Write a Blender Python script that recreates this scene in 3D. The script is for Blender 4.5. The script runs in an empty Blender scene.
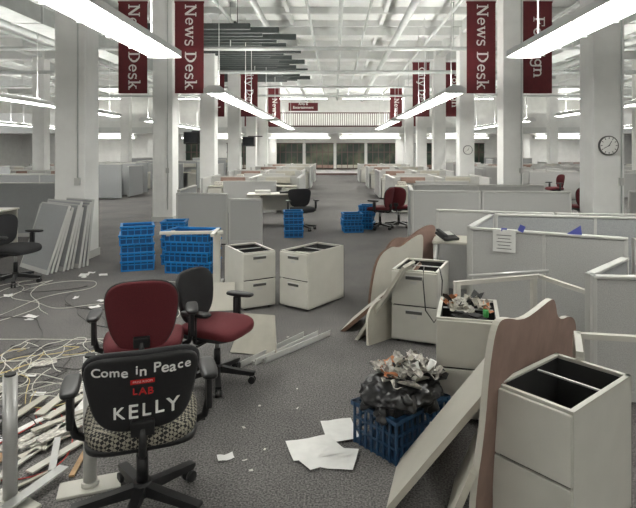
import bpy, bmesh, math, random
from mathutils import Matrix, Vector, Euler
from mathutils import noise as mn
random.seed(7)
scene=bpy.context.scene
scene.view_settings.view_transform='Standard'
scene.view_settings.look='None'
scene.view_settings.exposure=0.12

# ---------------- materials ----------------
def mat(name,col,rough=0.6,metal=0.0,noise=0.0,scale=50,emit=0.0,bump=0.0,col2=None,detail=4,contrast=None):
    m=bpy.data.materials.new(name); m.use_nodes=True
    nt=m.node_tree; b=nt.nodes['Principled BSDF']
    b.inputs['Base Color'].default_value=(*col,1)
    b.inputs['Roughness'].default_value=rough
    b.inputs['Metallic'].default_value=metal
    if emit>0:
        b.inputs['Emission Color'].default_value=(*col,1)
        b.inputs['Emission Strength'].default_value=emit
    if noise>0 or bump>0 or col2:
        tc=nt.nodes.new('ShaderNodeTexCoord')
        n=nt.nodes.new('ShaderNodeTexNoise'); n.inputs['Scale'].default_value=scale; n.inputs['Detail'].default_value=detail
        nt.links.new(tc.outputs['Object'],n.inputs['Vector'])
        r=nt.nodes.new('ShaderNodeValToRGB')
        lo,hi=contrast or (0.35,0.65)
        r.color_ramp.elements[0].position=lo; r.color_ramp.elements[1].position=hi
        c2=col2 or tuple(min(1,c*(1+noise)) for c in col)
        c1=col if col2 else tuple(c*(1-noise) for c in col)
        r.color_ramp.elements[0].color=(*c1,1); r.color_ramp.elements[1].color=(*c2,1)
        nt.links.new(n.outputs['Fac'],r.inputs['Fac'])
        nt.links.new(r.outputs['Color'],b.inputs['Base Color'])
        if bump>0:
            bp=nt.nodes.new('ShaderNodeBump'); bp.inputs['Strength'].default_value=bump; bp.inputs['Distance'].default_value=0.01
            nt.links.new(n.outputs['Fac'],bp.inputs['Height']); nt.links.new(bp.outputs['Normal'],b.inputs['Normal'])
    return m

def carpet_mat():
    m=bpy.data.materials.new('carpet_speckle'); m.use_nodes=True
    nt=m.node_tree; b=nt.nodes['Principled BSDF']; b.inputs['Roughness'].default_value=0.95
    tc=nt.nodes.new('ShaderNodeTexCoord')
    n1=nt.nodes.new('ShaderNodeTexNoise'); n1.inputs['Scale'].default_value=95; n1.inputs['Detail'].default_value=3
    n2=nt.nodes.new('ShaderNodeTexNoise'); n2.inputs['Scale'].default_value=0.9; n2.inputs['Detail'].default_value=7; n2.inputs['Roughness'].default_value=0.65
    for n in (n1,n2): nt.links.new(tc.outputs['Object'],n.inputs['Vector'])
    r=nt.nodes.new('ShaderNodeValToRGB'); r.color_ramp.elements[0].position=0.36; r.color_ramp.elements[1].position=0.68
    r.color_ramp.elements[0].color=(0.056,0.054,0.054,1); r.color_ramp.elements[1].color=(0.240,0.232,0.226,1)
    nt.links.new(n1.outputs['Fac'],r.inputs['Fac'])
    r2=nt.nodes.new('ShaderNodeValToRGB'); r2.color_ramp.elements[0].position=0.34; r2.color_ramp.elements[1].position=0.62
    r2.color_ramp.elements[0].color=(0.70,0.70,0.70,1); r2.color_ramp.elements[1].color=(1.0,0.99,0.98,1)
    nt.links.new(n2.outputs['Fac'],r2.inputs['Fac'])
    mx=nt.nodes.new('ShaderNodeMix'); mx.data_type='RGBA'; mx.blend_type='MULTIPLY'; mx.inputs[0].default_value=1
    nt.links.new(r.outputs['Color'],mx.inputs[6]); nt.links.new(r2.outputs['Color'],mx.inputs[7])
    nt.links.new(mx.outputs[2],b.inputs['Base Color'])
    bp=nt.nodes.new('ShaderNodeBump'); bp.inputs['Strength'].default_value=0.4; bp.inputs['Distance'].default_value=0.005
    nt.links.new(n1.outputs['Fac'],bp.inputs['Height']); nt.links.new(bp.outputs['Normal'],b.inputs['Normal'])
    return m
def check_mat():
    m=bpy.data.materials.new('wavy_check_fabric'); m.use_nodes=True
    nt=m.node_tree; b=nt.nodes['Principled BSDF']; b.inputs['Roughness'].default_value=0.9
    tc=nt.nodes.new('ShaderNodeTexCoord'); mp=nt.nodes.new('ShaderNodeMapping')
    mp.inputs['Rotation'].default_value=(0.5,0.5,0.785)
    c=nt.nodes.new('ShaderNodeTexChecker'); c.inputs['Scale'].default_value=70
    c.inputs['Color1'].default_value=(0.015,0.015,0.015,1); c.inputs['Color2'].default_value=(0.27,0.25,0.20,1)
    nt.links.new(tc.outputs['Object'],mp.inputs['Vector']); nt.links.new(mp.outputs['Vector'],c.inputs['Vector'])
    nt.links.new(c.outputs['Color'],b.inputs['Base Color'])
    return m
M=dict(
 white=mat('white_paint',(0.79,0.79,0.77),0.6,noise=0.04,scale=3),
 ceil=mat('ceiling_paint',(0.76,0.765,0.745),0.7,noise=0.06,scale=1.5),
 beam=mat('beam_paint',(0.66,0.67,0.655),0.6,noise=0.05,scale=2),
 pipe=mat('pipe_paint',(0.50,0.52,0.505),0.5,noise=0.06,scale=4),
 carpet=carpet_mat(),
 maroon=mat('banner_maroon',(0.115,0.010,0.014),0.7,noise=0.08,scale=8),
 text=mat('banner_lettering',(0.75,0.73,0.70),0.6),
 lens=mat('lamp_lens',(1.0,0.985,0.925),0.4,emit=15.5),
 uplens=mat('lamp_uplight_tube',(1.0,0.985,0.925),0.4,emit=40),
 house=mat('lamp_housing',(0.66,0.67,0.66),0.4),
 fabric=mat('partition_fabric',(0.33,0.34,0.345),0.9,noise=0.14,scale=160,bump=0.2),
 fabric2=mat('partition_fabric_light',(0.44,0.44,0.43),0.9,noise=0.10,scale=140,bump=0.2),
 trim=mat('partition_trim',(0.50,0.50,0.48),0.45),
 putty=mat('putty_enamel',(0.54,0.53,0.48),0.4,noise=0.03,scale=6),
 putty_d=mat('recess_shade_dark_trim',(0.10,0.10,0.095),0.6),  # painted shade for drawer pull recesses; also clock rim and notice print
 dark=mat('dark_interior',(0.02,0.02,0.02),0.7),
 black=mat('black_plastic',(0.012,0.012,0.013),0.45,noise=0.1,scale=60),
 blackf=mat('black_fabric',(0.018,0.018,0.02),0.9,noise=0.2,scale=220,bump=0.3),
 burg=mat('burgundy_fabric',(0.105,0.012,0.017),0.9,noise=0.15,scale=200,bump=0.3),
 check=check_mat(),
 chalk=mat('chalk_marks',(0.85,0.85,0.82),0.8),
 redm=mat('red_marks',(0.55,0.02,0.02),0.7),
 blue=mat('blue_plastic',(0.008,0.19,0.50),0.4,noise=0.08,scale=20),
 blue_d=mat('blue_plastic_shaded',(0.004,0.06,0.18),0.5,noise=0.08,scale=20),  # darker copy of the blue, shade in the crate gaps put into colour
 navy=mat('navy_plastic',(0.012,0.045,0.10),0.45,noise=0.15,scale=25),
 lam=mat('beige_laminate',(0.52,0.50,0.44),0.45,noise=0.04,scale=5),
 lamb=mat('beige_laminate_back',(0.42,0.40,0.34),0.6,noise=0.06,scale=9),
 brown=mat('brown_backer',(0.24,0.155,0.125),0.6,noise=0.14,scale=7,bump=0.1),
 brown_e=mat('particle_board_edge',(0.14,0.08,0.055),0.7,noise=0.3,scale=90),
 chrome=mat('grey_metal',(0.55,0.55,0.54),0.35,0.5,noise=0.03,scale=10),
 paper=mat('paper_sheet',(0.76,0.76,0.74),0.8,noise=0.04,scale=15),
 news=mat('newsprint',(0.50,0.48,0.44),0.85,noise=0.4,scale=45),
 wood=mat('pine_strip',(0.38,0.24,0.12),0.6,noise=0.2,scale=12),
 cable=mat('cable_jacket',(0.62,0.61,0.55),0.5),
 cabley=mat('cable_yellow',(0.58,0.48,0.22),0.5),
 cabler=mat('cable_red',(0.5,0.05,0.04),0.5),
 cablek=mat('cable_black',(0.02,0.02,0.02),0.5),
 bag=mat('bag_plastic',(0.010,0.010,0.011),0.3),
 grille=mat('dark_grey_baffle',(0.045,0.055,0.053),0.6,noise=0.1,scale=8),
 glassd=mat('office_glass_green',(0.035,0.05,0.04),0.08,col2=(0.16,0.17,0.12),scale=0.9,contrast=(0.45,0.7)),
 rail=mat('railing_maroon',(0.10,0.05,0.05),0.5),
 pane=mat('daylight_pane',(0.97,0.98,1.0),0.4,emit=2.2),
 screen=mat('dark_screen',(0.015,0.017,0.02),0.15),
 tape=mat('blue_masking_tape',(0.10,0.12,0.45),0.7),
 green=mat('green_can',(0.05,0.35,0.08),0.4),
 orange=mat('orange_print',(0.55,0.22,0.10),0.7),
)

# ---------------- builder ----------------
class B:
    def __init__(s,name): s.name=name; s.bm=bmesh.new(); s.mats=[]
    def mi(s,m):
        if m not in s.mats: s.mats.append(m)
        return s.mats.index(m)
    def merge(s,t,m,mx=None,smooth=False):
        i=s.mi(m)
        if mx is not None: bmesh.ops.transform(t,matrix=mx,verts=t.verts)
        for f in t.faces:
            f.material_index=i; f.smooth=smooth
        me=bpy.data.meshes.new('tmp'); t.to_mesh(me); t.free(); s.bm.from_mesh(me); bpy.data.meshes.remove(me)
    def box(s,c,sz,m,rot=(0,0,0),bev=0.0,seg=2):
        t=bmesh.new(); bmesh.ops.create_cube(t,size=1)
        bmesh.ops.scale(t,vec=Vector(sz),verts=t.verts)
        if bev>0: bmesh.ops.bevel(t,geom=t.edges[:],offset=bev,segments=seg,affect='EDGES',profile=0.5)
        s.merge(t,M[m],Matrix.Translation(c)@Euler(rot).to_matrix().to_4x4(),bev>0.02)
    def cyl(s,p0,p1,r,m,seg=14,r2=None):
        p0=Vector(p0);p1=Vector(p1);d=p1-p0;t=bmesh.new()
        bmesh.ops.create_cone(t,cap_ends=True,segments=seg,radius1=r,radius2=r if r2 is None else r2,depth=d.length)
        q=d.to_track_quat('Z','Y').to_matrix().to_4x4()
        i=s.mi(M[m]); bmesh.ops.transform(t,matrix=Matrix.Translation((p0+p1)/2)@q,verts=t.verts)
        for f in t.faces: f.material_index=i; f.smooth=len(f.verts)==4
        me=bpy.data.meshes.new('tmp'); t.to_mesh(me); t.free(); s.bm.from_mesh(me); bpy.data.meshes.remove(me)
    def tube(s,pts,r,m,seg=10):
        pts=[Vector(p) for p in pts]; t=bmesh.new(); rings=[]
        up=Vector((0.123,0.31,0.94)).normalized()
        for k,p in enumerate(pts):
            d=(pts[min(k+1,len(pts)-1)]-pts[max(k-1,0)]).normalized()
            a=d.cross(up); 
            if a.length<0.05: a=d.cross(Vector((1,0,0)))
            a.normalize(); b=d.cross(a)
            rings.append([t.verts.new(p+a*math.cos(2*math.pi*j/seg)*r+b*math.sin(2*math.pi*j/seg)*r) for j in range(seg)])
        for k in range(len(rings)-1):
            for j in range(seg):
                t.faces.new((rings[k][j],rings[k][(j+1)%seg],rings[k+1][(j+1)%seg],rings[k+1][j]))
        t.faces.new(rings[0][::-1]); t.faces.new(rings[-1])
        bmesh.ops.recalc_face_normals(t,faces=t.faces[:])
        s.merge(t,M[m],None,True)
    def sq(s,c,a,b,h,m,e1=0.5,e2=0.5,rot=(0,0,0),fn=None,n=36,k=14):
        t=bmesh.new()
        P=lambda v,e: math.copysign(abs(v)**e,v)
        rings=[]
        for i in range(1,k):
            la=-math.pi/2+math.pi*i/k
            rings.append([t.verts.new((a*P(math.cos(la),e2)*P(math.cos(2*math.pi*j/n),e1),b*P(math.cos(la),e2)*P(math.sin(2*math.pi*j/n),e1),h*P(math.sin(la),e2))) for j in range(n)])
        bo=t.verts.new((0,0,-h)); to=t.verts.new((0,0,h))
        for i in range(len(rings)-1):
            for j in range(n): t.faces.new((rings[i][j],rings[i][(j+1)%n],rings[i+1][(j+1)%n],rings[i+1][j]))
        for j in range(n):
            t.faces.new((bo,rings[0][(j+1)%n],rings[0][j])); t.faces.new((to,rings[-1][j],rings[-1][(j+1)%n]))
        if fn:
            for v in t.verts: v.co=Vector(fn(v.co))
        s.merge(t,M[m],Matrix.Translation(c)@Euler(rot).to_matrix().to_4x4(),True)
    def poly(s,pts,th,m,mx,medge=None):
        t=bmesh.new(); n=len(pts)
        a=[t.verts.new((p[0],p[1],0)) for p in pts]; b=[t.verts.new((p[0],p[1],th)) for p in pts]
        t.faces.new(a[::-1]); t.faces.new(b)
        for i in range(n): t.faces.new((a[i],a[(i+1)%n],b[(i+1)%n],b[i]))
        bmesh.ops.recalc_face_normals(t,faces=t.faces[:])
        i0=s.mi(M[m]); i1=s.mi(M[medge or m])
        bmesh.ops.transform(t,matrix=mx,verts=t.verts)
        for k,f in enumerate(t.faces): f.material_index=i0 if k<2 else i1
        me=bpy.data.meshes.new('tmp'); t.to_mesh(me); t.free(); s.bm.from_mesh(me); bpy.data.meshes.remove(me)
    def text(s,body,size,m,mx,off=0.0,ext=0.002,fn=None,bold=0.0,sx=1.0):
        cu=bpy.data.curves.new('t','FONT'); cu.body=body; cu.size=size; cu.align_x='CENTER'; cu.align_y='CENTER'; cu.extrude=ext
        ob=bpy.data.objects.new('t',cu); scene.collection.objects.link(ob)
        dg=bpy.context.evaluated_depsgraph_get(); dg.update()
        me=bpy.data.meshes.new_from_object(ob.evaluated_get(dg)); bpy.data.objects.remove(ob)
        shifts=[(0,0)] if bold==0 else [(0,0),(bold,0),(-bold,0),(0,bold*.7),(0,-bold*.7)]
        for i,(dx,dy) in enumerate(shifts):
            t=bmesh.new(); t.from_mesh(me)
            for v in t.verts: v.co=Vector((v.co.x*sx+dx,v.co.y+dy,v.co.z+0.0002*i))
            if fn:
                for v in t.verts: v.co=Vector(fn(v.co))
            s.merge(t,M[m],mx)
        bpy.data.meshes.remove(me)
    def sheet(s,c,w,h,m,rz=0,curl=0.01,tilt=(0,0)):
        t=bmesh.new(); n=5; g=[[None]*n for _ in range(n)]
        ph=random.random()*6
        for i in range(n):
            for j in range(n):
                x=(i/(n-1)-.5);y=(j/(n-1)-.5)
                z=curl*(abs(math.sin(x*3+ph))*abs(y)*2+abs(x)*abs(math.cos(y*2+ph)))
                g[i][j]=t.verts.new((x*w,y*h,z))
        for i in range(n-1):
            for j in range(n-1): t.faces.new((g[i][j],g[i+1][j],g[i+1][j+1],g[i][j+1]))
        s.merge(t,M[m],Matrix.Translation(c)@Euler((tilt[0],tilt[1],rz)).to_matrix().to_4x4(),True)
    def done(s,loc=(0,0,0),rz=0,scale=1.0):
        me=bpy.data.meshes.new(s.name); s.bm.to_mesh(me); s.bm.free()
        for m in s.mats: me.materials.append(m)
        ob=bpy.data.objects.new(s.name,me); scene.collection.objects.link(ob)
        ob.location=loc; ob.rotation_euler=(0,0,rz); ob.scale=(scale,)*3
        return ob
def frame(o,u,v):
    u=Vector(u).normalized(); v=Vector(v); v=(v-u*v.dot(u)).normalized(); w=u.cross(v)
    m=Matrix.Identity(4)
    for i in range(3): m[i][0]=u[i]; m[i][1]=v[i]; m[i][2]=w[i]; m[i][3]=o[i]
    return m
def dup(ob,loc,rz=0,scale=1.0):
    o=bpy.data.objects.new(ob.name.split('.')[0],ob.data); scene.collection.objects.link(o)
    o.location=loc;o.rotation_euler=(0,0,rz);o.scale=(scale,)*3
    return o

# slab-serif stroke lettering: ('l',x0,y0,x1,y1,w) strokes, ('a',cx,cy,rx,ry,a0,a1,w0,w1) arcs, ('s',x,y,len) slabs
G={
 'N':(.80,[('l',.14,0,.14,.72,.09),('l',.64,0,.64,.72,.09),('l',.15,.70,.63,.02,.14),('s',.14,.03,.26),('s',.11,.69,.2),('s',.64,.69,.26)]),
 'e':(.56,[('a',.28,.26,.19,.21,0,325,.10,.07),('l',.09,.27,.49,.27,.06)]),
 'w':(.84,[('l',.10,.50,.27,.02,.11),('l',.27,.02,.42,.48,.07),('l',.42,.48,.58,.02,.11),('l',.58,.02,.74,.50,.07),('s',.11,.49,.2),('s',.42,.49,.18),('s',.74,.49,.2)]),
 's':(.48,[('a',.23,.385,.14,.105,40,265,.08,.09),('a',.23,.135,.15,.125,90,-140,.10,.08),('l',.38,.40,.38,.52,.05),('l',.08,.0,.08,.14,.05)]),
 'D':(.78,[('l',.17,0,.17,.72,.12),('a',.28,.36,.33,.33,-90,90,.08,.08),('a',.33,.36,.31,.26,-60,60,.12,.12),('l',.03,.03,.32,.03,.06),('l',.03,.69,.32,.69,.06)]),
 'k':(.64,[('l',.15,0,.15,.75,.11),('l',.17,.20,.46,.49,.06),('l',.27,.30,.50,.02,.11),('s',.15,.03,.26),('s',.11,.73,.18),('s',.50,.03,.24),('s',.46,.48,.2)]),
 'C':(.72,[('a',.38,.36,.29,.32,45,315,.08,.08),('a',.36,.36,.27,.26,120,240,.12,.12),('l',.62,.50,.62,.72,.05)]),
 'i':(.32,[('l',.16,0,.16,.50,.11),('s',.16,.03,.26),('s',.12,.48,.16),('l',.16,.61,.16,.73,.12)]),
 't':(.40,[('l',.17,.08,.17,.66,.11),('l',.03,.48,.34,.48,.06),('a',.25,.11,.085,.08,180,330,.08,.06)]),
 'y':(.62,[('l',.10,.50,.32,.02,.11),('l',.53,.50,.24,-.18,.07),('s',.11,.49,.22),('s',.52,.49,.2),('a',.17,-.14,.08,.06,-180,0,.08,.08)]),
 'F':(.68,[('l',.17,0,.17,.72,.12),('s',.17,.03,.3),('l',.03,.69,.60,.69,.06),('l',.2,.37,.45,.37,.06),('l',.59,.52,.59,.72,.05),('l',.45,.28,.45,.47,.05)]),
 'o':(.60,[('a',.30,.25,.21,.21,0,360,.09,.09)]),
 'r':(.48,[('l',.15,0,.15,.50,.11),('s',.15,.03,.26),('s',.11,.48,.18),('a',.30,.34,.13,.13,35,180,.08,.07)]),
 'g':(.60,[('a',.28,.28,.18,.18,0,360,.09,.09),('l',.48,.50,.48,-.06,.10),('a',.29,-.06,.19,.13,-180,0,.08,.08),('s',.52,.48,.14)]),
 'n':(.66,[('l',.15,0,.15,.50,.11),('l',.50,0,.50,.33,.11),('s',.15,.03,.26),('s',.50,.03,.24),('s',.11,.48,.18),('a',.33,.31,.17,.16,0,170,.08,.07)]),
 ' ':(.30,[]),
}
def slab_text(b,body,H,m,mx):
    tot=sum(G[c][0] for c in body); x=-tot/2; y0=-0.27; k=0
    def rib(p,ws):
        nonlocal k
        for i in range(len(p)-1):
            a=Vector(p[i]);c=Vector(p[i+1]); d=(c-a)
            if d.length<1e-6: continue
            d.normalize(); nn=Vector((-d.y,d.x)); w0=ws[i]/2; w1=ws[i+1]/2; ex=d*(0.006 if len(p)>2 else 0)
            q=[a-ex+nn*w0,a-ex-nn*w0,c+ex-nn*w1,c+ex+nn*w1]
            k+=1
            b.poly([(v.x*H,v.y*H) for v in q],0.002+0.00001*(k%40),m,mx)
    for ch in body:
        adv,st=G[ch]
        for s in st:
            if s[0]=='l': rib([(x+s[1],y0+s[2]),(x+s[3],y0+s[4])],[s[5]]*2)
            elif s[0]=='s': rib([(x+s[1]-s[3]/2,y0+s[2]),(x+s[1]+s[3]/2,y0+s[2])],[.06]*2)
            else:
                _,cx,cy,rx,ry,a0,a1,w0,w1=s; n=14
                pts=[(x+cx+rx*math.cos(math.radians(a0+(a1-a0)*i/n)),y0+cy+ry*math.sin(math.radians(a0+(a1-a0)*i/n))) for i in range(n+1)]
                rib(pts,[w0+(w1-w0)*i/n for i in range(n+1)])
        x+=adv

# ---------------- room shell ----------------
XL,XR,YB,YF,ZC=-22.0,22.0,-7.0,38.0,6.0
b=B('floor'); b.box(((XL+XR)/2,(YB+YF)/2,-0.05),(XR-XL,YF-YB,0.1),'carpet'); b.done()
b=B('ceiling'); b.box((0,(YB+YF)/2,ZC+0.1),(XR-XL,YF-YB,0.2),'ceil'); b.done()
b=B('wall_left'); b.box((XL-0.1,(YB+YF)/2,ZC/2),(0.2,YF-YB,ZC),'white'); b.done()
b=B('wall_right'); b.box((XR+0.1,(YB+YF)/2,ZC/2),(0.2,YF-YB,ZC),'white'); b.done()
b=B('wall_back'); b.box((0,YB-0.1,ZC/2),(XR-XL,0.2,ZC),'white'); b.done()
b=B('wall_far'); b.box((0,YF+0.1,ZC/2),(XR-XL,0.2,ZC),'white'); b.done()
b=B('baseboard_far'); b.box((0,YF-0.02,0.06),(XR-XL,0.03,0.12),'rail'); b.done()
w=0
for sx in (-1,1):
    for k in range(7):
        w+=1; y=2+5*k; x=sx*(22-0.03)
        b=B('window_%d'%w)
        b.box((x,y,2.6),(0.04,3.2,2.2),'pane')
        for yy in (-1.6,-0.53,0.53,1.6): b.box((x-sx*0.03,y+yy,2.6),(0.06,0.07,2.3),'house')
        for zz in (1.5,2.6,3.7): b.box((x-sx*0.03,y,zz),(0.06,3.27,0.07),'house')
        b.done()
for k,x in enumerate((-9.5,-6.6,-3.25,-1.08,1.08,3.25,6.6,9.5)):
    w+=1; b=B('window_%d'%w)
    b.box((x,YF-0.05,1.32),(2.0,0.04,1.75),'glassd')
    for xx in (-1.0,-0.6,-0.2,0.2,0.6,1.0): b.box((x+xx,YF-0.09,1.32),(0.045,0.06,1.85),'house' if abs(xx)==1 else 'rail')
    for zz in (0.42,1.6,2.22): b.box((x,YF-0.09,zz),(2.05,0.06,0.05),'rail')
    b.box((x,YF-0.085,0.60),(1.9,0.03,0.22),random.choice(['lamb','trim','brown']))
    b.done()
# columns
CW=0.49; CX=(-4.2,4.34,-12.3,12.8)
STN=[-0.4,4.2,8.8,13.4,18.0,22.6,27.2,31.8,36.4]
first=None
for X in CX:
    for Y in STN:
        if first is None:
            b=B('column'); b.box((0,0,3.0),(CW,CW,6.0),'white',bev=0.012,seg=1)
            b.box((0,0,0.06),(CW+.03,CW+.03,0.12),'trim'); first=b.done((X,Y,0))
        else: dup(first,(X,Y,0))
for Y in STN:
    b=B('ceiling_beam'); b.box((0,0,0),(XR-XL,0.34,0.46),'beam'); b.done((0,Y,ZC-0.23))
for X in CX:
    b=B('ceiling_girder'); b.box((0,0,0),(0.34,YF-YB,0.40),'beam'); b.done((X,(YB+YF)/2,ZC-0.2))
b=B('ceiling_joists')
for i in range(1,27):
    y=YB+i*1.65
    b.box((0,y,ZC-0.10),(XR-XL,0.12,0.2),'beam')
for x in (-18,-15,-9.5,-7,-1.4,1.5,7.2,10,16,19): b.box((x,(YB+YF)/2,ZC-0.08),(0.12,YF-YB,0.16),'beam')
b.done()
b=B('ceiling_pipes')
for x,z,r in ((-2.9,5.35,0.05),(-1.9,5.2,0.08),(-0.7,5.4,0.04),(0.15,5.3,0.06),(0.9,5.4,0.035),(1.9,5.25,0.10),(3.1,5.4,0.05),(-6.2,5.3,0.08),(-9.0,5.2,0.12),(-10.2,5.4,0.05),(6,5.35,0.06),(9.4,5.2,0.12),(10.6,5.4,0.05),(-14.5,5.3,0.1),(15,5.3,0.1)):
    b.cyl((x,YB,z),(x,YF,z),r,'pipe',10)
for y,z,r in ((10.6,4.95,0.05),(15.5,4.66,0.06),(20.2,4.66,0.07),(25,4.66,0.05),(29,4.66,0.06)):
    b.cyl((XL,y,z),(XR,y,z),r,'pipe',10)
for x in (-18,-10,-3,3.4,10,18):
    for y in (10.6,15.5,20.2,25,29): b.cyl((x,y,4.66 if y>11 else 4.95),(x,y,6),0.015,'pipe',6)
b.done()
b=B('air_duct')
for x in (-7.4,7.4):
    b.box((x,14,5.0),(0.7,34,0.4),'pipe')
    for k in range(12): b.box((x,-2+k*3,5.0),(0.75,0.06,0.45),'beam')
b.done()
b=B('ceiling_baffle')
for i in range(26):
    L_=(3.7,4.4,3.9,4.8,4.2)[i%5]
    b.box((-5.9+L_/2,14.0+i*0.43,4.95),(L_,0.12,0.15),'grille')
for x in (-5.6,-2.6): b.box((x,19.6,5.06),(0.06,11.2,0.06),'grille')
for x in (-5.6,-2.6):
    for y in (14.4,19.6,24.6): b.cyl((x,y,5.08),(x,y,6),0.012,'grille',6)
b.done()

# mezzanine
b=B('mezzanine_balcony')
b.box((0,35.5,2.95),(43.9,4.9,0.3),'white')
b.box((0,32.97,2.95),(43.9,0.06,0.36),'beam')
b.box((0,33.05,4.02),(8.1,0.08,0.07),'rail')
b.box((0,33.05,3.20),(8.1,0.06,0.10),'rail')
for i in range(62): b.box((-4.0+i*0.1311,33.05,3.6),(0.034,0.03,0.8),'rail')
for sx in (-1,1): b.box((sx*13,33.05,3.55),(17.8,0.08,0.9),'white')
b.done()
b=B('department_sign'); b.box((0,0,0),(1.8,0.05,0.5),'maroon'); b.text('Arts &\nEntertainment',0.22,'text',frame((0,-0.03,0.07),(1,0,0),(0,0,1)),bold=0.006)
b.cyl((-0.7,0,0.25),(-0.7,0,1.6),0.012,'chrome',6); b.cyl((0.7,0,0.25),(0.7,0,1.6),0.012,'chrome',6); b.done((-1.95,33.2,4.4))
# banners
def banner(txt,x,y):
    b=B('hanging_banner')
    b.box((0,0,0),(0.7,0.025,2.25),'maroon')
    b.cyl((-0.38,0,1.14),(0.38,0,1.14),0.02,'chrome',8)
    b.box((0,0,1.10),(0.72,0.04,0.04),'maroon')
    for xx in (-0.3,0.3): b.cyl((xx,0,1.14),(xx,0,1.74),0.008,'chrome',6)
    slab_text(b,txt,0.385,'text',frame((0.0,-0.0125,-0.0),(0,0,-1),(1,0,0)))
    b.done((x,y,4.26))
for Y,tl in ((13.4,('News Desk','News Desk','News Desk','Foreign')),(22.6,('City Desk','City Desk','City Desk','Foreign')),(31.8,('News','News','News','News'))):
    for X,a,c in ((-4.25,tl[0],tl[1]),(4.26,tl[2],tl[3])):
        banner(a,X-0.69,Y-0.2); banner(c,X+0.69,Y-0.2)

# pendant lamps
def lamp_mesh(L,rod=2.6,name='pendant_lamp'):
    b=B(name)
    hw=0.21
    S=Matrix(((1,0,0,0),(0,0,1,0),(0,1,0,0),(0,0,0,1)))
    prof=[(-hw,0.03)]+[(hw*math.sin(a),0.03-0.055*math.cos(a)) for a in [(-80+i*20)*math.pi/180 for i in range(9)]]+[(hw,0.03)]
    b.poly(prof,L-0.04,'lens',Matrix.Translation((0,-L/2+0.02,0))@S)
    hp=[(-hw-0.012,-0.01),(-hw-0.012,0.06),(-0.10,0.13),(0.10,0.13),(hw+0.012,0.06),(hw+0.012,-0.01),(hw,-0.01),(hw,0.032),(-hw,0.032),(-hw,-0.01)]
    b.poly(hp,L,'house',Matrix.Translation((0,-L/2,0))@S)
    for sy in (-1,1):
        b.poly([(-hw-0.015,-0.03),(-hw-0.015,0.065),(-0.11,0.14),(0.11,0.14),(hw+0.015,0.065),(hw+0.015,-0.03),(0.1,-0.035),(-0.1,-0.035)],0.02,'house',Matrix.Translation((0,sy*L/2-0.01,0))@S)
        b.cyl((0,sy*(L/2-0.5),0.13),(0,sy*(L/2-0.5),rod),0.010,'house',6)
        b.box((0,sy*(L/2-0.5),0.14),(0.1,0.1,0.03),'house')
    # louvre baffles across the lens
    n=int(L/0.6)
    for i in range(1,n): b.box((0,-L/2+i*L/n,0.0),(2*hw+0.02,0.012,0.06),'house')
    b.box((0,0,0.132),(0.16,L-0.3,0.004),'uplens')
    return b
base=lamp_mesh(4.6).done((-2.26,4.85,3.0))
dup(base,(2.5,4.85,3.0))
for y in (13.9,18.6,25.2,29.9):
    dup(base,(-2.6,y,3.0)); dup(base,(2.6,y,3.0))
for x in (-8.1,8.3,-16.2,16.4):
    for y in (3,12.9,17.6,25.2,29.9): dup(base,(x,y,3.0))
for x in (-2.4,2.5,-8.1,8.3): dup(base,(x,-3.5,3.0))
R=math.radians(90)
mezz_fill_low=lamp_mesh(4.0,0.24).done((-2.3,35.3,2.55),R)  # added fill lamps, brighten the area under the mezzanine
for x in (2.3,-8,8,-15,15): dup(mezz_fill_low,(x,35.3,2.55),R)
mezz_fill_high=lamp_mesh(4.2,0.8).done((-2.6,35.3,5.1),R)  # added fill lamps, mostly hidden by beams, brighten the wall above the balcony
for x in (2.6,-8.2,8.2,-16,16): dup(mezz_fill_high,(x,35.3,5.1),R)

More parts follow.
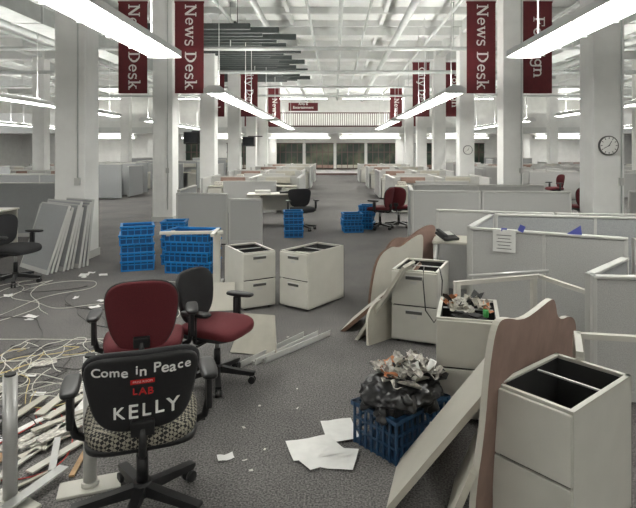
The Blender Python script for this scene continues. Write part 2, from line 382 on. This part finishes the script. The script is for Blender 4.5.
# ---------------- office chair ----------------
def chair(name,seatm,backm,shell='black',arms=True,text=False,bw=0.25,bh=0.20,e=0.5):
    b=B(name)
    for i in range(5):
        a=math.radians(90+72*i+18); d=Vector((math.cos(a),math.sin(a),0))
        mx=frame(d*0.03+Vector((0,0,0.0)),d,Vector((0,0,1)))
        b.poly([(0,0.085),(0.27,0.062),(0.285,0.075),(0.285,0.09),(0.1,0.118),(0,0.135)],0.045,shell,mx@Matrix.Translation((0,0,-0.0225)))
        p=d*0.29; t=Vector((-d.y,d.x,0))
        b.cyl(p+Vector((0,0,0.05)),p+Vector((0,0,0.09)),0.011,'chrome',8)
        for s in (-1,1): b.cyl(p+t*s*0.008+Vector((0,0,0.028)),p+t*s*0.028+Vector((0,0,0.028)),0.028,shell,14)
    b.cyl((0,0,0.08),(0,0,0.15),0.042,shell,18); b.cyl((0,0,0.15),(0,0,0.28),0.028,shell,16); b.cyl((0,0,0.28),(0,0,0.39),0.018,'chrome',14)
    b.box((0,-0.02,0.395),(0.2,0.26,0.045),shell,bev=0.012)
    b.box((0.2,0.02,0.39),(0.2,0.02,0.012),shell)
    def sf(c):
        z=c.z-0.05*max(0,(c.y-0.1)/0.15)**2*0.6+0.012*(abs(c.x)/0.25)**2
        return (c.x*(1.0-0.10*max(0,-c.y)/0.25),c.y,z)
    b.sq((0,0.0,0.455),0.26,0.25,0.048,seatm,0.45,0.55,fn=sf)
    b.sq((0,0.0,0.425),0.25,0.24,0.025,shell,0.45,0.4)
    def bf(c):
        k=1+0.16*c.y/bh
        return (c.x*k, c.y, c.z-0.75*(c.x*k)**2+0.25*(c.y)**2)
    Rt=(math.radians(90+9),0,0)
    b.sq((0,-0.235,0.69),bw,bh,0.028,backm,e,0.5,rot=Rt,fn=bf)
    if backm=='burg':
        b.sq((0,-0.248,0.69),bw,bh,0.022,'burg',e,0.5,rot=Rt,fn=bf)
        b.sq((0,-0.235,0.69),bw*1.03,bh*1.03,0.012,'black',e,0.5,rot=Rt,fn=bf)
    else:
        b.sq((0,-0.252,0.685),bw*0.97,bh*0.95,0.022,shell,e,0.5,rot=Rt,fn=bf)
    b.tube([(0,-0.10,0.385),(0,-0.20,0.375),(0,-0.25,0.40),(0,-0.262,0.46),(0,-0.262,0.53)],0.018,shell,8)
    b.box((0,-0.262,0.53),(0.10,0.03,0.07),shell,rot=(math.radians(9),0,0),bev=0.006)
    if arms:
        for s in (-1,1):
            b.tube([(s*0.12,0.0,0.40),(s*0.24,0.0,0.395),(s*0.295,0.0,0.42),(s*0.315,-0.01,0.50),(s*0.315,-0.01,0.63)],0.019,shell,10)
            b.box((s*0.315,-0.01,0.54),(0.03,0.07,0.16),shell,bev=0.01)
            b.sq((s*0.315,0.02,0.645),0.042,0.13,0.02,shell,0.55,0.6)
    if text:
        mx=Matrix.Translation((0,-0.235,0.69))@Euler(Rt).to_matrix().to_4x4()
        def tf(ox,oy):
            def f(c):
                x=c.x+ox;y=c.y+oy
                return (x,y,0.0425-0.75*x*x+0.25*y*y+c.z)
            return f
        W={'m':1.35,'C':1.1,'i':0.55,'I':0.6,'P':1.0,' ':0.7,'K':1.1,'Y':1.1,'L':0.95,'n':0.95}
        def hw(s,size,ox,oy,m,sp=1.0,bd=0.0):
            ws=[W.get(c,0.95)*size*0.58*sp for c in s]; x=-sum(ws)/2
            for ch,wd in zip(s,ws):
                if ch!=' ':
                    jy=random.uniform(-1,1)*size*0.10; sc=size*random.uniform(0.88,1.15)
                    b.text(ch,sc,m,mx@Matrix.Identity(4),0,0.001,fn=tf(ox+x+wd/2,oy+jy),bold=bd)
                x+=wd
        hw('Come in Peace',0.064,0,0.112,'chalk',0.93,0.0010)
        hw('LAB',0.045,0,0.012,'redm',1.3,0.001)
        hw('KELLY',0.086,0.015,-0.075,'chalk',1.15,0.0014)
        t=tf(0,0.062); p=[Vector(t(Vector((xx,yy,0)))) for xx,yy in ((-0.05,-0.011),(0.05,-0.011),(0.05,0.011),(-0.05,0.011))]
        tb=bmesh.new(); vs=[tb.verts.new((q.x,q.y,q.z+0.003)) for q in p]; tb.faces.new(vs); b.merge(tb,M['redm'],mx)
        b.text('PRESS ROOM',0.014,'chalk',mx,0.0,0.0005,fn=lambda c:(c.x,c.y+0.062,0.0475-0.75*c.x*c.x))
    return b
R_=math.radians
chair('office_chair','check','blackf',text=True,bw=0.235,bh=0.185).done((-0.935,2.62,0),R_(20))
cA=chair('office_chair','burg','burg',bw=0.215,bh=0.24,e=0.72).done((-1.30,3.68,0),R_(16))
cB=chair('office_chair','burg','blackf',bw=0.22,bh=0.22,e=0.65).done((-0.89,4.08,0),R_(-112),0.92)
cC=chair('office_chair','blackf','blackf').done((-4.20,7.10,0),R_(-100))
for x,y,r in ((1.0,12.0,60),(1.45,12.3,-20),(7.4,18.2,100),(8.5,18.1,40),(5.6,12.4,10)): dup(cA,(x,y,0),R_(r))
for x,y,r in ((-0.72,11.8,200),(-7.6,14.0,20),(6.3,12.7,100)): dup(cC,(x,y,0),R_(r))

# ---------------- filing cabinets ----------------
def cabinet(openness=(0,0),litter=False,h=0.66,w=0.38,d=0.56,plain=False):
    b=B('filing_cabinet'); t=0.012; z0=0.025
    b.box((-w/2+t/2,0,z0+(h-z0)/2),(t,d,h-z0),'putty'); b.box((w/2-t/2,0,z0+(h-z0)/2),(t,d,h-z0),'putty')
    b.box((0,d/2-t/2,z0+(h-z0)/2),(w,t,h-z0),'putty'); b.box((0,0,z0+0.01),(w,d,0.02),'putty')
    b.box((0,0,h-0.30),(w-2*t,d-2*t,0.01),'dark'); b.box((0,0.05,h-0.02),(w-0.06,0.012,0.008),'chrome')  # dark sheets here and below paint the shade inside the open cabinet
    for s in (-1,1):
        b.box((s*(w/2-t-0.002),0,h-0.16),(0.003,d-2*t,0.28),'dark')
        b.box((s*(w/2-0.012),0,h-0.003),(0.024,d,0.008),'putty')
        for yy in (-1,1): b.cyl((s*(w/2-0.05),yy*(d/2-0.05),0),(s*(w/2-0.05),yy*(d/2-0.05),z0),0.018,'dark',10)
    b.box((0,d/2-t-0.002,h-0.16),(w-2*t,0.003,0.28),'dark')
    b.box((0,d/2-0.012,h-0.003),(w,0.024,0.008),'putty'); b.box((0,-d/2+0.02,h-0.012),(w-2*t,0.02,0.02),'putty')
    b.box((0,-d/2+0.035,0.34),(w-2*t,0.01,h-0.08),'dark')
    hh=(h-z0-0.03)/2
    for k in range(2):
        zc=z0+0.012+hh/2+k*(hh+0.008); o=openness[k]
        b.box((0,-d/2-0.008-o,zc),(w-0.006,0.02,hh-0.004),'putty',bev=0.004)
        if not plain:
            b.box((0,-d/2-0.0195-o,zc+hh/2-0.05),(0.15,0.004,0.035),'putty_d')  # dark plate stands in for the shaded pull recess
            b.box((0,-d/2-0.024-o,zc+hh/2-0.034),(0.16,0.014,0.008),'chrome')
            b.box((0.0,-d/2-0.02-o,zc+hh/2-0.095),(0.06,0.003,0.025),'trim')
        if o>0:
            for s in (-1,1): b.box((s*(w/2-0.03),-d/2-o/2,zc-0.02),(0.008,o,hh*0.6),'putty')
    if litter:
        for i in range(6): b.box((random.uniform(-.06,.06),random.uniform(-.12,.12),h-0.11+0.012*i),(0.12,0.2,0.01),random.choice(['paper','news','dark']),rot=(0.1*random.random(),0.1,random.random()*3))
    return b
def place_cab(fl,yaw,**k):
    w=k.get('w',0.38); d=k.get('d',0.56)
    u=Vector((math.cos(yaw),math.sin(yaw),0)); v=Vector((-math.sin(yaw),math.cos(yaw),0))
    c=Vector((fl[0],fl[1],0))+u*w/2+v*d/2
    return cabinet(**k).done(c,yaw)
place_cab((-1.00,5.85),R_(30),d=0.6,h=0.63)
place_cab((-0.61,6.05),R_(-36),w=0.40,d=0.66,h=0.63,litter=True)
place_cab((0.745,2.53),R_(-50),w=0.38,d=0.58,plain=True)
place_cab((0.52,4.95),R_(-22),w=0.42,d=0.56,litter=True)
place_cab((0.66,3.52),R_(-14),w=0.40,d=0.52,plain=True,litter=True)

# ---------------- leaning desk tops ----------------
def arc(cx,cy,r,a0,a1,n=10): return [(cx+r*math.cos(R_(a0+(a1-a0)*i/n)),cy+r*math.sin(R_(a0+(a1-a0)*i/n))) for i in range(n+1)]
def smoothp(p,it=2):
    for _ in range(it):
        q=[]
        for i in range(len(p)):
            a=p[i];c=p[(i+1)%len(p)]
            q+= [(a[0]*.75+c[0]*.25,a[1]*.75+c[1]*.25),(a[0]*.25+c[0]*.75,a[1]*.25+c[1]*.75)]
        p=q
    return p
def board(name,pts,o,u,v,th,m,me=None):
    b=B(name); o=Vector(o); mx=frame((0,0,0),u,v); b.poly(pts,th,m,mx,me); return b.done(o)
board('curved_desktop',smoothp([(0,0.0),(-0.02,0.25),(0.04,0.50),(0.05,0.80),(0.10,0.97),(0.2,0.98),(0.45,0.90),(0.70,0.90),(0.92,0.91),(1.0,0.88),(1.08,0.74),(1.40,0.70),(1.55,0.58),(1.50,0.3),(1.4,0.0)],2),
      (0.59,2.40,0.0),(0.62,0.785,0),(0.06,-0.03,1),0.03,'brown','lam')
board('desktop_panel',[(0,0),(0.40,0),(0.40,0.82),(0,0.82)],(0.25,2.64,0.0),(0.25,0.97,0),(0.50,-0.1,0.68),0.03,'lam','lamb')
board('desktop_panel',[(0,0),(0.36,0),(0.36,0.74),(0,0.74)],(0.46,3.10,0.0),(0.35,0.94,0),(0.5,-0.15,0.62),0.028,'lam','lamb')
board('round_desktop',[(0.5,0)]+arc(0.25,0.25,0.25,0,180,14)+[(0.0,0)],(0.46,2.40,0.0),(0.35,0.94,0),(0.30,-0.12,0.8),0.028,'lam','lamb')
# second cluster
board('desktop_panel',[(0,0),(0.42,0),(0.42,0.95),(0,0.95)],(0.05,5.22,0.0),(0.30,0.95,0),(0.66,-0.2,0.62),0.035,'lam','brown_e')
board('desktop_panel',[(0,0),(0.30,0),(0.30,0.86),(0,0.86)],(0.18,4.98,0.0),(0.45,0.89,0),(0.44,-0.18,0.74),0.03,'lam','lamb')
board('round_desktop',[(0.38,0)]+arc(0.19,0.19,0.19,0,180,14)+[(0.0,0)],(0.28,4.84,0.0),(0.75,0.66,0),(0.12,0.16,0.9),0.028,'lamb','lam')
board('curved_desktop',smoothp([(0,0),(0.04,0.30),(0.14,0.60),(0.34,0.70),(0.45,0.66),(0.62,0.74),(0.82,0.80),(0.84,0.7),(0.78,0.3),(0.7,0)],2),(0.34,5.72,0.0),(0.80,0.60,0),(0.1,0.12,1),0.04,'lam','brown_e')
board('curved_desktop',smoothp([(0,0),(0.04,0.4),(0.16,0.66),(0.32,0.76),(0.5,0.72),(0.72,0.82),(0.92,0.86),(0.96,0.76),(0.9,0)],2),(0.46,5.98,0.0),(0.80,0.60,0),(0.08,0.12,1),0.04,'brown','brown_e')
board('modesty_panel',[(0,0),(0.42,0),(0.34,0.34),(0.06,0.34)],(-0.90,4.66,0),(0.95,-0.2,0),(0.0,0.6,0.9),0.02,'lamb','lam')
board('modesty_panel',[(0,0),(0.4,0),(0.4,0.30),(0,0.30)],(-1.50,5.85,0),(0.97,0.1,0),(0,0.35,0.9),0.02,'lam','lamb')

# ---------------- crates ----------------
def tote(b,c,w,d,h,m,rz=0,step=0.05,solid=True,lat=False,inner='blue_d'):
    mx=Matrix.Translation(c)@Matrix.Rotation(rz,4,'Z')
    def bx(p,s,mm=None): 
        q=mx@Vector(p); b.box(q,s,mm or m,rot=(0,0,rz))
    for sy in (-1,1):
        bx((0,sy*d/2,h-0.012),(w+0.04,0.03,0.024)); bx((0,sy*d/2*0.97,0.01),(w,0.012,0.02)); bx((0,sy*d/2*0.985,h*0.62),(w,0.014,0.014))
        if lat: bx((0,sy*d/2*0.985,h*0.34),(w,0.014,0.014))
        n=int(w/step)
        for i in range(n+1): bx((-w/2+i*w/n,sy*d/2,h/2),(0.012,0.014,h))
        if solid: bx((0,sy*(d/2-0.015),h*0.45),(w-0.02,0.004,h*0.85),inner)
    for sx in (-1,1):
        bx((sx*w/2,0,h-0.012),(0.03,d+0.04,0.024)); bx((sx*w/2*0.97,0,0.01),(0.012,d,0.02)); bx((sx*w/2*0.985,0,h*0.62),(0.014,d,0.014))
        if lat: bx((sx*w/2*0.985,0,h*0.34),(0.014,d,0.014))
        n=int(d/step)
        for i in range(n+1): bx((sx*w/2,-d/2+i*d/n,h/2),(0.014,0.012,h))
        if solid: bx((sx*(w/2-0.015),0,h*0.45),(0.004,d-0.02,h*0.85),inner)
    bx((0,0,0.008),(w,d,0.012))
def stack(loc,rz,n,w=0.52,d=0.36,h=0.15,pitch=0.125):
    b=B('tote_crate_stack')
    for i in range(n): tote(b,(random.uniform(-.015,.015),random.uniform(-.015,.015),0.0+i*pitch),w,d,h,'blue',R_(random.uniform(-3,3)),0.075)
    return b.done(loc,rz)
stack((-2.93,8.00,0),R_(20),5,w=0.44,d=0.4)
stack((-2.50,8.45,0),R_(8),5,w=0.34)
stack((-2.06,7.82,0),R_(-10),4,w=0.66,d=0.42,h=0.17,pitch=0.145)
stack((-0.84,10.95,0),R_(5),4,w=0.36)
stack((0.36,11.6,0),R_(8),3,w=0.40); stack((0.70,12.1,0),R_(-12),4,w=0.30)
b=B('milk_crate'); tote(b,(0,0,0),0.46,0.33,0.25,'navy',0,0.042,False,True); b.done((0.40,3.27,0),R_(42))
b=B('trash_bag')
t=bmesh.new(); bmesh.ops.create_icosphere(t,subdivisions=5,radius=1)
for v in t.verts:
    c=v.co.copy(); f=1+0.16*mn.noise(c*2.6)+0.10*mn.noise(c*6.5)+0.06*mn.noise(c*14)
    z=c.z
    if z<0.1: v.co=Vector((c.x*0.19,c.y*0.135,z*0.20))
    else:
        k=min(1,(z-0.1)/0.12)
        v.co=Vector((c.x*(0.19+0.095*k)*f,c.y*(0.135+0.085*k)*f,0.02+z*0.15*f))
b.merge(t,M['bag'],Matrix.Translation((0,0,0.225)),True)
for i in range(9):
    a=i/9*6.28
    b.sq((math.cos(a)*0.22,math.sin(a)*0.16,0.27+0.03*math.sin(i*2.3)),0.07,0.05,0.05,'bag',0.9,0.9,rot=(0.5*math.sin(i),0.6,a),fn=lambda c:tuple(Vector(c)*(1+0.5*mn.noise(Vector(c)*30))))
for i in range(70):
    x=random.uniform(-.10,.23); y=random.uniform(-.15,.15)
    b.sheet((x,y,0.385-0.9*(x-0.06)**2-1.5*y*y+random.uniform(0,.06)),random.uniform(.05,.15),random.uniform(.03,.10),random.choice(['news','news','paper','news','news','orange','lamb','dark','news']),random.random()*6,0.03,(random.uniform(-.6,.6),random.uniform(-.6,.6)))
b.cyl((0.12,-0.10,0.36),(0.16,-0.12,0.46),0.022,'paper',14)
b.done((0.40,3.27,0.01),R_(42))
b=B('paper_litter_pile')
for i in range(22): b.sheet((random.uniform(-.12,.14),random.uniform(-.12,.12),0.67+random.uniform(0,.05)),random.uniform(.05,.12),random.uniform(.04,.09),random.choice(['news','dark','dark','lamb','orange']),random.random()*6,0.03,(random.uniform(-.5,.5),random.uniform(-.5,.5)))
b.cyl((0.1,-0.17,0.665),(0.1,-0.17,0.71),0.018,'green',14)
b.done((0.88,3.68,0),0)

# papers
b=B('scattered_papers')
for x,y,w_,h_,r in ((-0.13,3.16,.28,.22,.3),(-0.02,3.06,.28,.21,-.2),(0.03,3.36,.20,.26,.2),(-0.08,3.10,.28,.22,.6)): b.sheet((x,y,0.004+0.002*random.random()),w_,h_,'paper',r,0.008)
for i in range(22): b.sheet((random.uniform(-3.4,-1.6),random.uniform(3.2,4.9),0.004),random.uniform(.05,.22),random.uniform(.04,.16),random.choice(['paper','news','news','lam']),random.random()*3,0.008)
for i in range(8): b.sheet((random.uniform(-4.6,-2.0),random.uniform(5.4,6.8),0.004),random.uniform(.05,.15),random.uniform(.05,.12),'paper',random.random()*3,0.01)
for i in range(8): b.sheet((random.uniform(-3.5,-3.2),random.uniform(7.0,9.2),0.004),random.uniform(.05,.2),random.uniform(.05,.16),'paper',random.random()*3,0.01)
for i in range(8): b.sheet((random.uniform(-0.7,-0.2),random.uniform(2.9,5.2),0.003),random.uniform(.01,.02),random.uniform(.015,.03),'news',random.random()*3,0.002)
b.sheet((-0.62,3.06,0.004),.09,.06,'paper',.4,0.01)
b.done()
b=B('wood_scraps')
for i in range(24):
    x=random.uniform(-2.15,-1.42); y=random.uniform(2.7,3.7)
    b.box((x,y,0.012+0.012*(i%4)),(random.uniform(.02,.07),random.uniform(.25,.6),0.010),random.choice(['wood','lam','paper','putty','chrome','lamb','news']),rot=(0,0,R_(random.uniform(-60,25))))
b.done()
b=B('loose_metal_rails')
for dx,r in ((0,-35),(0.10,-38),(-0.12,-33)):
    b.box((-0.42+dx,4.74+dx*0.3,0.015),(0.035,0.85,0.03),'chrome',rot=(0,0,R_(r)))
    b.box((-0.405+dx,4.735+dx*0.3,0.035),(0.008,0.85,0.03),'trim',rot=(0,0,R_(r)))
b.done()

# cables
def cables(name,n,region,m,zmax=0.04,L=14,step=0.16,r=0.0032):
    cu=bpy.data.curves.new(name,'CURVE'); cu.dimensions='3D'; cu.bevel_depth=r; cu.bevel_resolution=2; cu.resolution_u=6
    x0,x1,y0,y1=region
    for _ in range(n):
        x=random.uniform(x0,x1);y=random.uniform(y0,y1);a=random.random()*6.28
        sp=cu.splines.new('NURBS'); sp.points.add(L-1); sp.use_endpoint_u=True; sp.order_u=4
        for i in range(L):
            sp.points[i].co=(x,y,r+random.random()*zmax,1)
            a+=random.uniform(-1.1,1.1); x+=math.cos(a)*step; y+=math.sin(a)*step
            if x<x0 or x>x1 or y<y0 or y>y1:
                a+=math.pi*0.6; x=min(max(x,x0),x1); y=min(max(y,y0),y1)
    cu.materials.append(M[m]); o=bpy.data.objects.new(name,cu); scene.collection.objects.link(o); return o
cables('cable_tangle',13,(-2.8,-1.75,3.6,4.9),'cable',0.06,16,0.12)
cables('cable_tangle',4,(-2.8,-1.7,3.4,4.7),'cabley',0.05)
cables('cable_tangle',9,(-2.9,-1.6,3.2,4.8),'cablek',0.03)
cables('cable_tangle',1,(-2.0,-1.5,2.7,3.8),'cabler',0.03,20)
cables('cable_tangle',7,(-4.6,-1.6,4.9,7.2),'cable',0.02,18,0.25,0.0035)
cables('cable_tangle',3,(-4.4,-1.6,4.8,6.9),'cablek',0.02,18,0.25,0.0035)
b=B('hanging_cable')
b.tube([(0.80,4.85,0.70),(0.78,4.76,0.69),(0.77,4.72,0.6),(0.79,4.71,0.35),(0.86,4.69,0.25),(0.92,4.68,0.35),(0.93,4.68,0.62),(0.93,4.8,0.70)],0.006,'cablek',6)
b.done()

# desk legs (posts)
def leg(loc,rz,h=0.68,r=0.033):
    b=B('desk_leg'); b.cyl((0,0,0.01),(0,0,h),r,'chrome',20); b.box((0,0,0.008),(0.30,0.14,0.016),'putty',bev=0.004); b.cyl((0,0,0.016),(0,0,0.04),r*1.3,'putty',20)
    b.cyl((0,0,h),(0,0,h+0.01),r*0.8,'dark',16)
    return b.done(loc,rz)
leg((-1.27,2.80,0),R_(20)); leg((-1.60,2.66,0),R_(-30),0.64)
# metal frames
b=B('desk_frame')
b.box((0,0,0.335),(0.09,0.06,0.67),'putty',bev=0.006); b.box((0,0,0.015),(0.10,0.55,0.03),'putty',bev=0.006)
b.box((-0.32,0.0,0.69),(0.80,0.05,0.04),'putty',bev=0.005); b.box((-0.02,0,0.69),(0.05,0.5,0.04),'putty',bev=0.005)
b.box((-0.62,0.16,0.66),(0.05,0.3,0.03),'putty'); b.done((-1.52,6.95,0),R_(4))
b=B('desk_frame')
b.box((0,0,0.36),(0.04,0.04,0.72),'putty'); b.box((-0.35,0,0.73),(0.75,0.035,0.03),'putty'); b.box((0.05,-0.25,0.73),(0.035,0.55,0.03),'putty'); b.box((-0.70,0,0.36),(0.04,0.04,0.72),'putty')
b.cyl((-0.6,0.0,0.78),(0.1,-0.05,0.78),0.012,'chrome',8); b.box((0,0,0.012),(0.08,0.4,0.024),'putty'); b.box((-0.70,0,0.012),(0.08,0.4,0.024),'putty')
b.done((1.60,4.35,0),R_(18))
b=B('desk_frame')
b.box((0,0,0.35),(0.05,0.04,0.70),'putty'); b.box((-0.06,-0.13,0.70),(0.035,0.34,0.03),'putty',rot=(0,0,R_(-22))); b.box((0.22,-0.04,0.70),(0.46,0.035,0.03),'putty',rot=(0,0,R_(-10))); b.box((0,0,0.012),(0.08,0.3,0.024),'putty')
b.box((0.43,-0.07,0.35),(0.05,0.04,0.70),'putty')
b.done((1.38,3.06,0),0)

# ---------------- partitions ----------------
def partition(p0,p1,h,m='fabric',th=0.055,name='cubicle_partition',split=0.0,extra=None):
    p0=Vector((p0[0],p0[1],0));p1=Vector((p1[0],p1[1],0));d=p1-p0;L=d.length
    b=B(name)
    n=max(1,round(L/(split or 1.2)))
    for i in range(n):
        x0=-L/2+i*L/n; b.box((x0+L/n/2,0,0.06+(h-0.09)/2),(L/n-0.03,th*0.75,h-0.09),m)
        b.box((x0+L/n/2,0,0.05),(L/n,th,0.07),'trim')
    for i in range(n+1): b.box((-L/2+i*L/n,0,h/2),(0.03,th,h),'trim',bev=0.004)
    b.box((0,0,h-0.012),(L+0.03,th+0.006,0.024),'trim',bev=0.006)
    for sx in (-1,1): b.box((sx*(L/2-0.06),0,0.01),(0.08,th,0.02),'dark')
    if extra: extra(b,L,h)
    return b.done((p0+p1)/2,math.atan2(d.y,d.x))
def notice(b,L,h):
    b.sheet((-L/2+0.30,-0.035,h-0.10),0.20,0.20,'paper',0.0,0.006,(R_(90),0))
    b.box((-L/2+0.30,-0.036,h+0.0),(0.05,0.004,0.03),'tape')
    for k in range(5): b.box((-L/2+0.30,-0.044,h-0.05-0.03*k),(0.13-0.02*(k%2),0.001,0.006),'putty_d')
    b.box((-L/2+0.45,-0.03,h+0.02),(0.05,0.002,0.06),'tape',rot=(0,0.4,0))
    b.poly([(0,0),(0.12,0),(0.11,0.08)],0.002,'tape',frame((L/2-0.45,-0.03,h),(1,0,0),(0,0,1)))
partition((1.28,5.05),(2.40,4.45),1.03,'fabric2',extra=notice,split=0.65)
partition((2.46,4.43),(4.4,4.30),1.03,'fabric')
partition((1.28,5.12),(1.75,6.05),1.03,'fabric')
partition((1.80,3.76),(3.6,3.62),0.88,'fabric2')
partition((1.80,3.82),(2.35,4.38),0.88,'fabric')
partition((1.30,6.85),(2.6,6.45),1.0,'fabric2')
partition((2.65,6.45),(3.9,6.3),1.0,'fabric')
partition((1.85,6.20),(3.9,5.75),1.02,'fabric')
partition((1.25,8.7),(2.3,8.6),1.10,'fabric2')
partition((2.35,8.6),(3.7,8.5),1.10,'fabric2')
partition((1.25,8.78),(1.4,10.2),1.10,'fabric')
partition((1.5,10.3),(3.9,10.1),1.1,'fabric2')
partition((5.0,7.4),(7.5,7.3),1.05,'fabric'); partition((5.4,9.9),(8.5,9.8),1.0,'fabric2')
partition((-2.95,10.1),(-2.0,10.0),0.95,'fabric2'); partition((-1.95,10.0),(-1.35,9.95),0.85,'fabric2'); partition((-2.95,10.2),(-3.0,11.6),1.0,'fabric')
partition((-6.9,10.8),(-5.2,10.9),1.1,'fabric'); partition((-9.5,10.8),(-7.0,10.8),1.1,'fabric2')
partition((-8.6,13.5),(-6.1,13.4),1.15,'fabric')
ph=B('desk_phone'); ph.box((0,0,0.03),(0.2,0.22,0.03),'black',rot=(0.25,0,0),bev=0.008); ph.box((-0.07,0,0.07),(0.045,0.2,0.03),'black',rot=(0.25,0,0),bev=0.01)
ph.box((0.03,0.03,0.055),(0.1,0.1,0.008),'trim',rot=(0.25,0,0)); 
ph.done((1.30,6.26,0.725),R_(20))
b=B('work_table'); b.box((0,0,0.69),(0.5,0.5,0.03),'lam',bev=0.006)
for sx in (-1,1):
    for sy in (-1,1): b.cyl((sx*.22,sy*.21,0),(sx*.22,sy*.21,0.68),0.02,'chrome',10)
b.done((1.42,6.38,0),R_(-15))

# dismantled panels stacked against the left column
b=B('partition_panel_stack')
for i in range(9):
    y=-0.03-0.075*i; w_=0.95-0.05*(i%3); h_=1.0-0.03*(i%4)
    ml=Matrix.Translation((0.05*(i%3)-0.05,y,0))@Euler((R_(-6-1.6*i),R_(0),R_(-1.0*i))).to_matrix().to_4x4()
    for (c,s,m) in (((0,0,h_/2),(w_,0.03,h_),'fabric'),((0,0,h_-0.008),(w_,0.034,0.016),'trim'),((-w_/2,0,h_/2),(0.016,0.034,h_),'trim'),((w_/2,0,h_/2),(0.016,0.034,h_),'trim'),((0,0,0.03),(w_,0.034,0.06),'trim')):
        t=bmesh.new(); bmesh.ops.create_cube(t,size=1); bmesh.ops.scale(t,vec=Vector(s),verts=t.verts); b.merge(t,M[m],ml@Matrix.Translation(c))
b.done((-4.1,8.40,0.0),R_(-30))

# ---------------- background workstations ----------------
def workstation(kind=0):
    b=B('cubicle_workstation'); h=0.98 if kind==0 else 1.25
    f='fabric' if kind else 'fabric2'
    W,D=2.6,2.2
    def pan(c,s):
        b.box((c[0],c[1],s[2]/2+0.03),(s[0],s[1],s[2]-0.06),f); b.box((c[0],c[1],s[2]),(s[0]+0.02,s[1]+0.01,0.03),'trim')
    pan((0,0,0),(W,0.06,h)); pan((0,-D/2,0),(W*0.55,0.06,h*0.92)); pan((0,D/2,0),(W*0.55,0.06,h*0.92))
    for sx in (-1,1): pan((sx*W/2,0,0),(0.06,D,h))
    pan((0,0,0),(0.06,D,h))
    for sx in (-1,1):
        for sy in (-1,1):
            cx,cy=sx*W/4,sy*D/4
            b.box((cx,sy*0.34,0.73),(W/2-0.1,0.58,0.03),'lam')
            b.box((sx*(W/2-0.28),cy,0.36),(0.38,0.5,0.66),'putty')
            if kind and sx*sy>0:
                b.box((cx+0.1,sy*0.28,0.95),(0.40,0.05,0.30),'black',bev=0.01); b.box((cx+0.1,sy*0.28-0.027*1,0.95),(0.35,0.004,0.25),'screen'); b.box((cx+0.1,sy*0.28,0.77),(0.18,0.16,0.06),'black')
            b.box((cx-0.35,sy*0.3,0.80),(0.22,0.28,0.10),random.choice(['paper','lamb','news']))
            b.box((cx,sy*0.08,1.05 if kind else 0.88),(0.7,0.1,0.16),random.choice(['putty','lamb','brown']))
    return b
w0=workstation(0).done((-2.3,15.7,0)); w1=workstation(1).done((-8.6,20.3,0),R_(90))
for x,y in ((2.9,15.7),(-2.5,20.3),(2.9,20.3),(-2.4,24.9),(2.8,24.9),(-2.4,29.5),(2.6,29.5)): dup(w0,(x,y,0))
for x in (-15,-11.2,-7.6,7.8,11,14.8):
    for y in (15.7,20.3,24.9,29.5,34.2):
        if (abs(x)<8 and y in(15.7,)) or (x==-7.6 and y==20.3): continue
        dup(random.choice([w0,w0,w1]),(x+random.uniform(-.3,.3),y+random.uniform(-.1,.1),0),R_(random.choice([0,90,180])))

b=B('office_desk'); b.box((0,0,0.72),(1.3,0.65,0.03),'lam',bev=0.006); b.box((-0.5,0,0.36),(0.3,0.6,0.70),'putty'); b.box((0.62,0,0.36),(0.03,0.6,0.7),'putty'); b.box((0,0.28,0.5),(1.0,0.02,0.4),'putty')
b.box((0.25,0,0.76),(0.3,0.25,0.05),'black'); b.box((-0.3,0.05,0.77),(0.35,0.25,0.07),'paper')
d0=b.done((-1.4,12.7,0),R_(5)); dup(d0,(2.6,12.2,0),R_(90)); dup(d0,(-5.9,8.9,0),R_(90))

# clock
b=B('wall_clock')
b.cyl((0,0,0),(0,-0.04,0),0.155,'putty_d',40); b.cyl((0,-0.04,0),(0,-0.043,0),0.138,'chalk',40)
for i in range(12):
    a=i*math.pi/6; b.box((math.sin(a)*0.118,-0.045,math.cos(a)*0.118),(0.009,0.003,0.028),'black',rot=(0,a,0))
b.box((0.02,-0.047,0.035),(0.009,0.003,0.085),'black',rot=(0,0.5,0)); b.box((-0.035,-0.047,-0.02),(0.007,0.003,0.11),'black',rot=(0,1.1,0)); b.cyl((0,-0.043,0),(0,-0.052,0),0.01,'black',12)
clk=b.done((4.32,8.8-CW/2-0.001,1.82)); dup(clk,(4.36,18.0-CW/2-0.001,1.75)) 
b=B('column_conduit')
for X,Y in ((-4.2,8.8),(4.34,8.8),(-4.2,13.4),(4.34,13.4)):
    dx=0.13 if X<0 else 0.19
    b.cyl((X+dx,Y-CW/2-0.016,1.2 if Y<9 and X<0 else 0.3),(X+dx,Y-CW/2-0.016,5.5),0.012,'pipe',8); b.box((X+dx,Y-CW/2-0.026,1.25),(0.08,0.05,0.12),'trim')
b.done()
b=B('wall_television'); b.box((0,0,0),(0.5,0.4,0.4),'black',bev=0.02); b.box((0,-0.205,0.01),(0.42,0.01,0.31),'screen'); b.box((0.25,0.1,0.22),(0.6,0.05,0.04),'black')
tv=b.done((-4.75,18.0,2.15),0); dup(tv,(-3.60,22.6,2.1),0)

# camera
cam=bpy.data.cameras.new('camera'); co=bpy.data.objects.new('camera',cam); scene.collection.objects.link(co)
co.location=(0,0,1.75); co.rotation_euler=(R_(90),0,0)
cam.sensor_width=36; cam.sensor_fit='HORIZONTAL'; cam.lens=36*540/636
cam.shift_x=-17/636; cam.shift_y=-104/636
scene.camera=co
wd=bpy.data.worlds.new('world'); scene.world=wd; wd.use_nodes=True
wd.node_tree.nodes['Background'].inputs[0].default_value=(0.9,0.95,1,1); wd.node_tree.nodes['Background'].inputs[1].default_value=0.6
